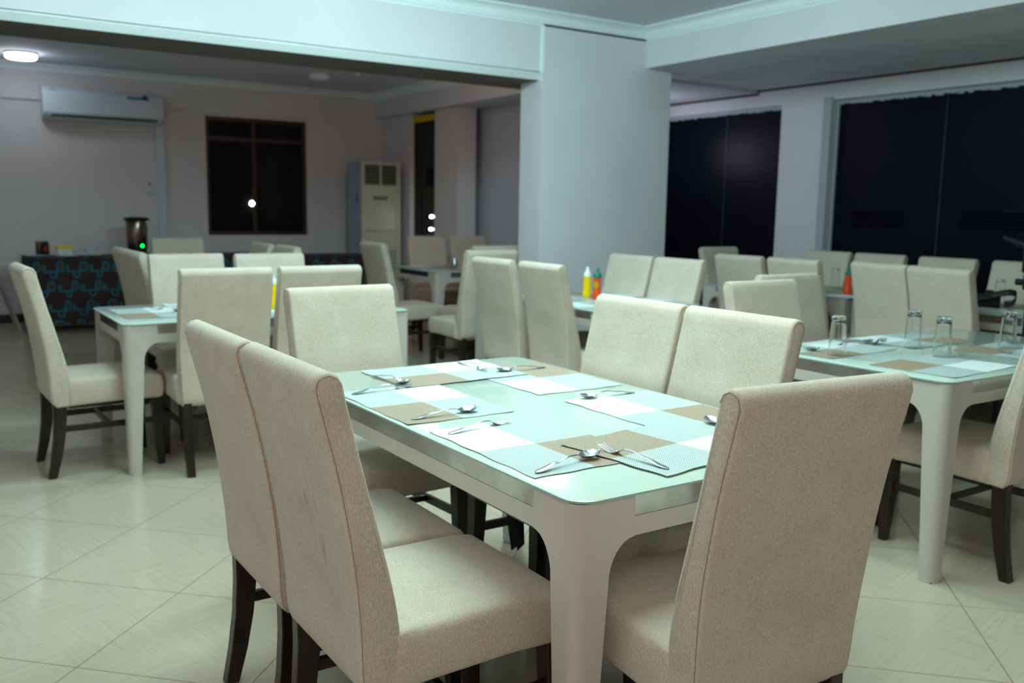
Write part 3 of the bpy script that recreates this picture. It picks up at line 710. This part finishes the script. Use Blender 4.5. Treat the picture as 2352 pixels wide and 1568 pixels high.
def placemat(x, y, rz, mirror, label, seed=1, dz=0, tilt=(0, 0)):
    o = obj('placemat', mat_mesh(mirror, seed), [matwhite, mattan, matweave], None, 60)
    o.location = (x, y, TOP + .0006 + dz); o.rotation_euler = (tilt[0], tilt[1], math.radians(rz))
    return tag(o, label, 'placemat', 'checked woven placemats')
# P type has white at (-x,+y); mirrored has white at (+x,+y)
placemat(1.283, 1.815, 90, True, 'placemat before the nearest left chair, white square on its far left', 1)
placemat(1.268, 2.390, -90, False, 'placemat before the second left chair, tan square at its near left', 2)
placemat(1.825, 1.945, 90, True, 'placemat on the right side of the foreground table, spoon on its white square', 3)
placemat(1.810, 2.548, 90, False, 'placemat on the far right side of the foreground table, white square beside the bare glass', 4)
placemat(1.590, 1.628, 187, False, 'placemat at the near right end, lying over its neighbour, with a fork', 5, dz=.0030)
placemat(1.560, 2.775, 1.5, True, 'placemat at the far end of the foreground table with fork and brown bowled spoon', 6, dz=.0030)
# left table
placemat(1.07, 5.10, -90, False, 'placemat at the left end of the left table, tan square near the corner', 1)
placemat(1.46, 4.86, 0, True, 'placemat on the left table before the left of the two chairs with backs turned', 2)
placemat(1.46, 5.33, 0, False, 'placemat on the far side of the left table before the left facing chair', 3)
placemat(2.02, 4.86, 0, False, 'placemat on the left table seen through the gap beside the yellow bottle', 4)
# right table
placemat(3.345, 2.505, 4, True, 'placemat at the right table\'s far left with an upturned glass on its tan square', 2)
placemat(3.375, 2.00, 184, False, 'placemat at the near left of the right table, white square towards the right', 4)
placemat(4.06, 2.07, 184, False, 'placemat at the near right of the right table, tan square on its left', 3)
placemat(3.94, 2.50, 0, False, 'placemat at the far right of the right table, tan square behind the glasses', 1)
# pillar table
placemat(3.54, 4.93, 90, False, 'placemat seen between the two slanting chair backs on the table by the pillar', 2)
placemat(3.53, 4.33, 90, True, 'placemat in front of the sauce bottles on the table by the pillar', 3)
placemat(4.02, 4.92, -90, True, 'placemat behind the sauce bottles on the table by the pillar', 4)
placemat(4.02, 4.38, -90, False, 'placemat before the right chair of the pair by the pillar', 5)
# window tables, far table
placemat(6.08, 4.70, 90, True, 'placemat under the glass beside the single ketchup bottle', 1)
placemat(5.69, 4.24, 90, False, 'placemat at the near corner of the table with the single ketchup bottle', 2)
placemat(6.06, 3.32, 90, True, 'placemat by the glass right of the black camera', 3)
placemat(4.50, 7.62, 0, True, 'placemat in front of the shaker on the far table', 4)
placemat(4.35, 8.02, 0, False, 'placemat behind the shaker on the far table', 5)

# ---------------------------------------------------------------- cutlery
def interp(T, s):
    for (a, *va), (b, *vb) in zip(T, T[1:]):
        if a <= s <= b:
            k = (s - a) / (b - a); k = k * k * (3 - 2 * k); return [p + (q - p) * k for p, q in zip(va, vb)]
    return list(T[-1][1:])
def strip(bm, T, s0, s1, n, m=8, th=.0016, xoff=0):
    loops = []
    for i in range(n + 1):
        s = s0 + (s1 - s0) * i / n; wd, z, dish = interp(T, s); topr, bot = [], []
        for k in range(m + 1):
            u = k / m * 2 - 1; x = u * wd / 2; zz = z + dish * (u * u - 1)
            topr.append((x + xoff, s, zz + th * (1 - .35 * abs(u)))); bot.append((x + xoff, s, zz))
        loops.append(topr[::-1] + bot)
    loft(bm, loops)
HND = [(0, .006, .0015, 0), (.006, .015, .0016, -.0006), (.022, .0185, .003, -.0010), (.065, .0125, .010, -.0012), (.115, .0062, .0165, -.0008), (.140, .0062, .0150, -.0008)]
def spoon_bm():
    bm = BM(); T = HND + [(.152, .010, .0112, .001), (.163, .028, .0100, .0060), (.180, .0420, .0105, .0092), (.198, .0400, .0122, .0090), (.212, .026, .0138, .0050), (.2185, .006, .0145, .0006)]
    strip(bm, T, 0, .2185, 60); bmesh.ops.recalc_face_normals(bm, faces=bm.faces[:]); return bm
def fork_bm():
    bm = BM(); T = HND + [(.150, .009, .0100, .0008), (.162, .0235, .0045, .0022), (.172, .0250, .0030, .0022)]
    strip(bm, T, 0, .172, 48)
    for k in range(4):
        xo = (k - 1.5) * .0066; zb = .003 - .0022 * (1 - ((k - 1.5) / 1.9) ** 2)
        TT = [(.170, .0046, zb, 0), (.180, .0040, zb + .0005, 0), (.200, .0034, zb + .0045, 0), (.218, .0022, zb + .0105, 0)]
        strip(bm, TT, .170, .218, 10, m=2, th=.0016, xoff=xo)
    bmesh.ops.recalc_face_normals(bm, faces=bm.faces[:]); return bm
protos = {}
def utensil(kind, x, y, ang, label, z=TOP + .0022):
    if kind not in protos:
        o = obj(kind, spoon_bm() if kind == 'spoon' else fork_bm(), steel, None, 60); protos[kind] = o
    else:
        o = protos[kind].copy(); COL.objects.link(o)
    o.location = (x, y, z); o.rotation_euler = (0, 0, math.radians(ang)); tag(o, label, kind, 'steel cutlery laid on the tables'); return o
def ut2(kind, h, tpt, label, z=TOP + .0022):
    return utensil(kind, h[0], h[1], math.degrees(math.atan2(tpt[1] - h[1], tpt[0] - h[0])) - 90, label, z)
HI = TOP + .0058
ut2('fork', (1.139, 2.002), (1.359, 2.037), 'steel fork on the white square of the nearest left placemat')
ut2('spoon', (1.131, 1.596), (1.358, 1.644), 'steel spoon nearest the table corner, its bowl touching a fork', TOP + .0040)
ut2('fork', (1.405, 1.462), (1.383, 1.682), 'steel fork meeting a spoon bowl on the near right placemat', HI)
ut2('spoon', (1.131, 2.195), (1.35, 2.203), 'steel spoon across the tan and woven squares of the second left placemat')
ut2('fork', (1.125, 2.587), (1.344, 2.61), 'steel fork at the far edge of the second left placemat', TOP + .0035)
ut2('spoon', (1.309, 2.836), (1.337, 2.657), 'dark reflecting spoon at the left of the far end placemat', HI)
ut2('fork', (1.706, 2.93), (1.701, 2.716), 'steel fork on the white square of the far end placemat', HI)
ut2('spoon', (1.950, 2.702), (1.738, 2.696), 'steel spoon on the far right placemat beside the end placemat')
ut2('spoon', (1.930, 2.180), (1.713, 2.184), 'steel spoon lying over the white square at the right side of the foreground table')
ut2('spoon', (1.775, 1.555), (1.832, 1.762), 'steel spoon half hidden behind the near right chair back', HI)
ut2('spoon', (1.36, 5.20), (1.14, 5.06), 'dull spoon on the left table beside the chair back')
ut2('fork', (1.30, 5.28), (1.09, 5.22), 'dull fork on the left table behind the spoon')
ut2('spoon', (3.12, 2.66), (3.23, 2.48), 'spoon at the left edge of the right table')
ut2('spoon', (3.46, 2.55), (3.67, 2.53), 'spoon lying right of the first glass on the right table')
ut2('fork', (3.60, 2.47), (3.80, 2.55), 'fork between the two upper glasses on the right table')
ut2('fork', (3.95, 1.87), (3.93, 2.10), 'fork on the near right placemat of the right table')
ut2('spoon', (4.20, 2.03), (4.28, 2.24), 'spoon near the right picture edge beside the last glass')
ut2('spoon', (3.62, 4.10), (3.47, 4.26), 'shiny spoon on the placemat before the sauce bottles')
ut2('spoon', (4.22, 7.62), (4.40, 7.70), 'small spoon on the far table')

# ---------------------------------------------------------------- glasses, bottles, shaker
def tumbler_bm():
    bm = BM(); R = lambda k: .0285 + (.0365 - .0285) * k; H_ = .168
    prof = [(R(1) - .0022, 0), (R(1), 0), (R(1) - .0003, .004)] + [(R(1 - k / 8), H_ * k / 8) for k in range(1, 8)] + [(.0285, H_ - .003), (.0265, H_), (.004, H_ - .0015)]
    prof += [(.004, H_ - .016), (.0240, H_ - .016)] + [(R(1 - k / 8) - .0022, H_ * k / 8) for k in range(7, 0, -1)]
    n = 40; rows = [[bm.verts.new((r * math.cos(2 * PI * i / n), r * math.sin(2 * PI * i / n), z)) for i in range(n)] for r, z in prof]
    for a, b in zip(rows, rows[1:] + rows[:1]):
        if a is rows[-1] or b is rows[0]: pass
        for i in range(n): bm.faces.new((a[i], a[(i + 1) % n], b[(i + 1) % n], b[i]))
    # close the solid base: shrink the two small rings to discs
    bmesh.ops.recalc_face_normals(bm, faces=bm.faces[:]); return bm
g0 = [None]
def glass(x, y, label):
    if g0[0] is None:
        o = obj('drinking_glass', tumbler_bm(), clearglass, None, 50); g0[0] = o
    else:
        o = g0[0].copy(); COL.objects.link(o)
    o.location = (x, y, TOP + .0026); tag(o, label, 'glass', 'upturned tumblers'); return o
glass(3.199, 2.363, 'upturned glass at the left of the right table, on the tan square')
glass(3.694, 2.340, 'upturned glass on the right table just behind and left of the third one')
glass(3.578, 2.130, 'upturned glass in the middle of the right table, right of two close together')
glass(4.089, 2.130, 'upturned glass near the right picture edge on the right table')
glass(6.10, 4.57, 'upturned glass beside the single ketchup bottle')
glass(6.14, 3.28, 'upturned glass right of the black camera, before the grey chair')
glass(5.80, 3.31, 'upturned glass mostly hidden behind the right brownish chair back')

def bottle(x, y, body, cap, label, name, rz=0, lab=None, z=TOP + .0008):
    t = thing(name, label, 'bottle', (x, y, z), rz, 'squeeze sauce bottles')
    if body is red: prof = [(0, 0), (.030, 0), (.033, .006), (.032, .03), (.026, .055), (.0235, .08), (.0245, .12), (.025, .140), (.0, .142)]
    else: prof = [(0, 0), (.026, 0), (.030, .008), (.031, .03), (.0275, .055), (.0285, .09), (.0275, .120), (.029, .142), (0, .144)]
    bm = BM(); lathe(bm, prof, n=28); obj('bottle_body', bm, body, t, 50)
    if body is red: cp = [(0, .141), (.027, .141), (.028, .152), (.024, .168), (.014, .178), (.011, .195), (.008, .204), (0, .206)]
    else: cp = [(0, .143), (.026, .143), (.027, .155), (.021, .170), (.012, .178), (.010, .200), (.007, .206), (0, .207)]
    bm = BM(); lathe(bm, cp, n=24); obj('bottle_cap', bm, cap, t, 50)
    if body is red:
        bm = BM(); box(bm, -.006, .018, -.006, .006, .160, .172, bev=.003); obj('cap_hinge', bm, cap, t, 50)
    if lab:
        bm = BM(); rows = []
        for k in range(7):
            a = math.radians(150 + 14 * k); rows.append([( .0262 * math.cos(a), .0262 * math.sin(a), z_) for z_ in (.070 + .004 * abs(k - 3), .118 - .004 * abs(k - 3))])
        loft(bm, rows, cap=False, closed=False); bmesh.ops.solidify(bm, geom=bm.faces[:], thickness=.0008); obj('bottle_label', bm, lab, t, 50)
    return t
bottle(3.815, 4.825, yellow, whitep, 'yellow mustard squeeze bottle with a white cap on the table by the pillar', 'mustard_bottle')
bottle(3.800, 4.700, red, green, 'red ketchup squeeze bottle with green cap and yellow label, beside the mustard', 'ketchup_bottle', math.radians(20), yellow)
bottle(5.77, 4.205, red, green, 'red ketchup squeeze bottle with green cap standing alone before the right glass door', 'ketchup_bottle', 0)
bottle(1.70, 5.00, yellow, whitep, 'yellow bottle glimpsed in the gap between two chair backs on the left table', 'mustard_bottle')
t = thing('salt_shaker', 'small white shaker beside the yellow bottle on the left table', 'shaker', (1.715, 4.92, TOP + .001))
bm = BM(); lathe(bm, [(0, 0), (.019, 0), (.021, .01), (.017, .05), (0, .052)], n=18); obj('shaker_body', bm, whitep, t, 50)
bm = BM(); lathe(bm, [(0, .051), (.017, .051), (.015, .065), (0, .07)], n=18); obj('shaker_cap', bm, steel, t, 50)
t = thing('salt_shaker', 'shiny steel shaker on the far table seen through the opening', 'shaker', (4.46, 7.74, TOP + .003))
bm = BM(); lathe(bm, [(0, 0), (.030, 0), (.033, .008), (.030, .07), (.026, .075), (0, .076)], n=20); obj('shaker_body', bm, steel, t, 50)
bm = BM(); lathe(bm, [(0, .075), (.024, .075), (.020, .092), (0, .095)], n=20); obj('shaker_cap', bm, steel, t, 50)
t = thing('toothpick_holder', 'tiny white and green holder just above the chair top under the brown framed window', 'holder', (1.86, 7.40, TOP + .001))
bm = BM(); lathe(bm, [(0, 0), (.026, 0), (.024, .12), (.017, .165), (0, .168)], n=18); obj('holder_body', bm, whitep, t, 50)
bm = BM(); lathe(bm, [(0, .167), (.018, .167), (.012, .20), (0, .202)], n=18); obj('holder_cap', bm, green, t, 50)

# ---------------------------------------------------------------- black camera with strap on the far right table
t = thing('camera_with_strap', 'black camera with a lettered strap lying on the far right table', 'camera', (5.86, 3.20, TOP + .001), math.radians(-62))
bm = BM(); box(bm, -.07, .07, -.035, .035, 0, .085, bev=.012); box(bm, -.028, .028, -.03, .03, .083, .112, bev=.01); obj('camera_body', bm, blackm, t, 40)
bm = BM(); tt = BM(); lathe(tt, [(0, 0), (.036, 0), (.036, .05), (.040, .055), (.040, .09), (0, .088)], n=24); merge(bm, tt, 0, Matrix.Translation((0, .03, .045)) @ Matrix.Rotation(-PI / 2, 4, 'X')); obj('lens', bm, blackm, t, 40)
def ribbon(pts, w2, th, side):
    bm = BM(); loops = []
    for i, p in enumerate(pts):
        p = Vector(p); d = (Vector(pts[min(i + 1, len(pts) - 1)]) - Vector(pts[max(i - 1, 0)])).normalized(); s = Vector(side); n_ = d.cross(s).normalized()
        loops.append([p + s * w2 + n_ * th, p - s * w2 + n_ * th, p - s * w2 - n_ * th, p + s * w2 - n_ * th])
    loft(bm, loops); bmesh.ops.recalc_face_normals(bm, faces=bm.faces[:]); return bm
sp_ = smoothcurve([(-.07, -.045, .07), (-.115, -.06, .035), (-.16, -.062, .03), (-.13, -.064, .052), (0, -.064, .080), (.11, -.064, .107), (.155, -.062, .095), (.14, -.05, .04), (.09, -.04, .03)], 5)
st = obj('strap', ribbon(sp_, .021, .002, (0, .25, .97)), blackm, t, 50)
# worn unreadable lettering on the strap
bm = BM(); rnd = random.Random(3)
for k in range(9):
    x = .018 + k * .0105; z = .0795 + (x) * .24
    box(bm, x, x + .0018, -.0695, -.0685, z - .007, z + .007)
    if k % 2: box(bm, x, x + .006, -.0695, -.0685, z + .005, z + .007)
    if k % 3: box(bm, x, x + .006, -.0695, -.0685, z - .007, z - .005)
obj('strap_lettering', bm, greypl, t)
# photographer's stand at the far right edge
t = thing('light_stand', 'black stand with an adjustable head at the far right picture edge', 'stand', (4.985, 2.50, 0))
bm = BM(); tube(bm, [(0, 0, .0), (0, 0, 1.02)], .022, 10); obj('pole', bm, blackm, t, 50)
bm = BM(); tube(bm, [(0, 0, .0), (0, 0, .0)], .02, 6); bm.free()
for a in (30, 150, 270):
    ca, sa = math.cos(math.radians(a)), math.sin(math.radians(a)); bm = BM(); tube(bm, [(0, 0, .45), (.13 * ca, .13 * sa, .0)], .010, 8); obj('leg', bm, blackm, t, 50)
bm = BM(); box(bm, -.03, .03, -.035, .035, .96, 1.05, bev=.01); tt = BM(); lathe(tt, [(0, -.03), (.018, -.03), (.018, .03), (0, .03)], n=12); merge(bm, tt, 0, Matrix.Translation((0, .05, 1.0)) @ Matrix.Rotation(PI / 2, 4, 'X')); obj('clamp_head', bm, blackm, t, 40)
bm = BM(); box(bm, -.035, .045, -.045, .045, 1.05, 1.20, bev=.012); obj('stand_head', bm, blackm, t, 40)
bm = BM(); tube(bm, [(0, 0, 1.18), (0, .17, 1.235)], [.022, .012], 10); obj('handle', bm, blackm, t, 50)

# main ceiling lamp fittings (they carry the light points near them)
for k, (x, y) in enumerate([(.9, 4.55), (2.75, 4.15)]):
    t = thing('ceiling_light', ['round white ceiling lamp above the left table', 'round white ceiling lamp in front of the cross beam'][k], 'lamp', (x, y, CZ), 0, 'round lamps on the main ceiling')
    bm = BM(); lathe(bm, [(0, 0), (.15, 0), (.152, -.02), (.0, -.021)], n=32); obj('lamp_rim', bm, whitep, t, 40)
    bm = BM(); lathe(bm, [(.138, -.021), (.138, -.035), (.12, -.045), (.0, -.048)], n=32); obj('lamp_diffuser', bm, lampm, t, 40)
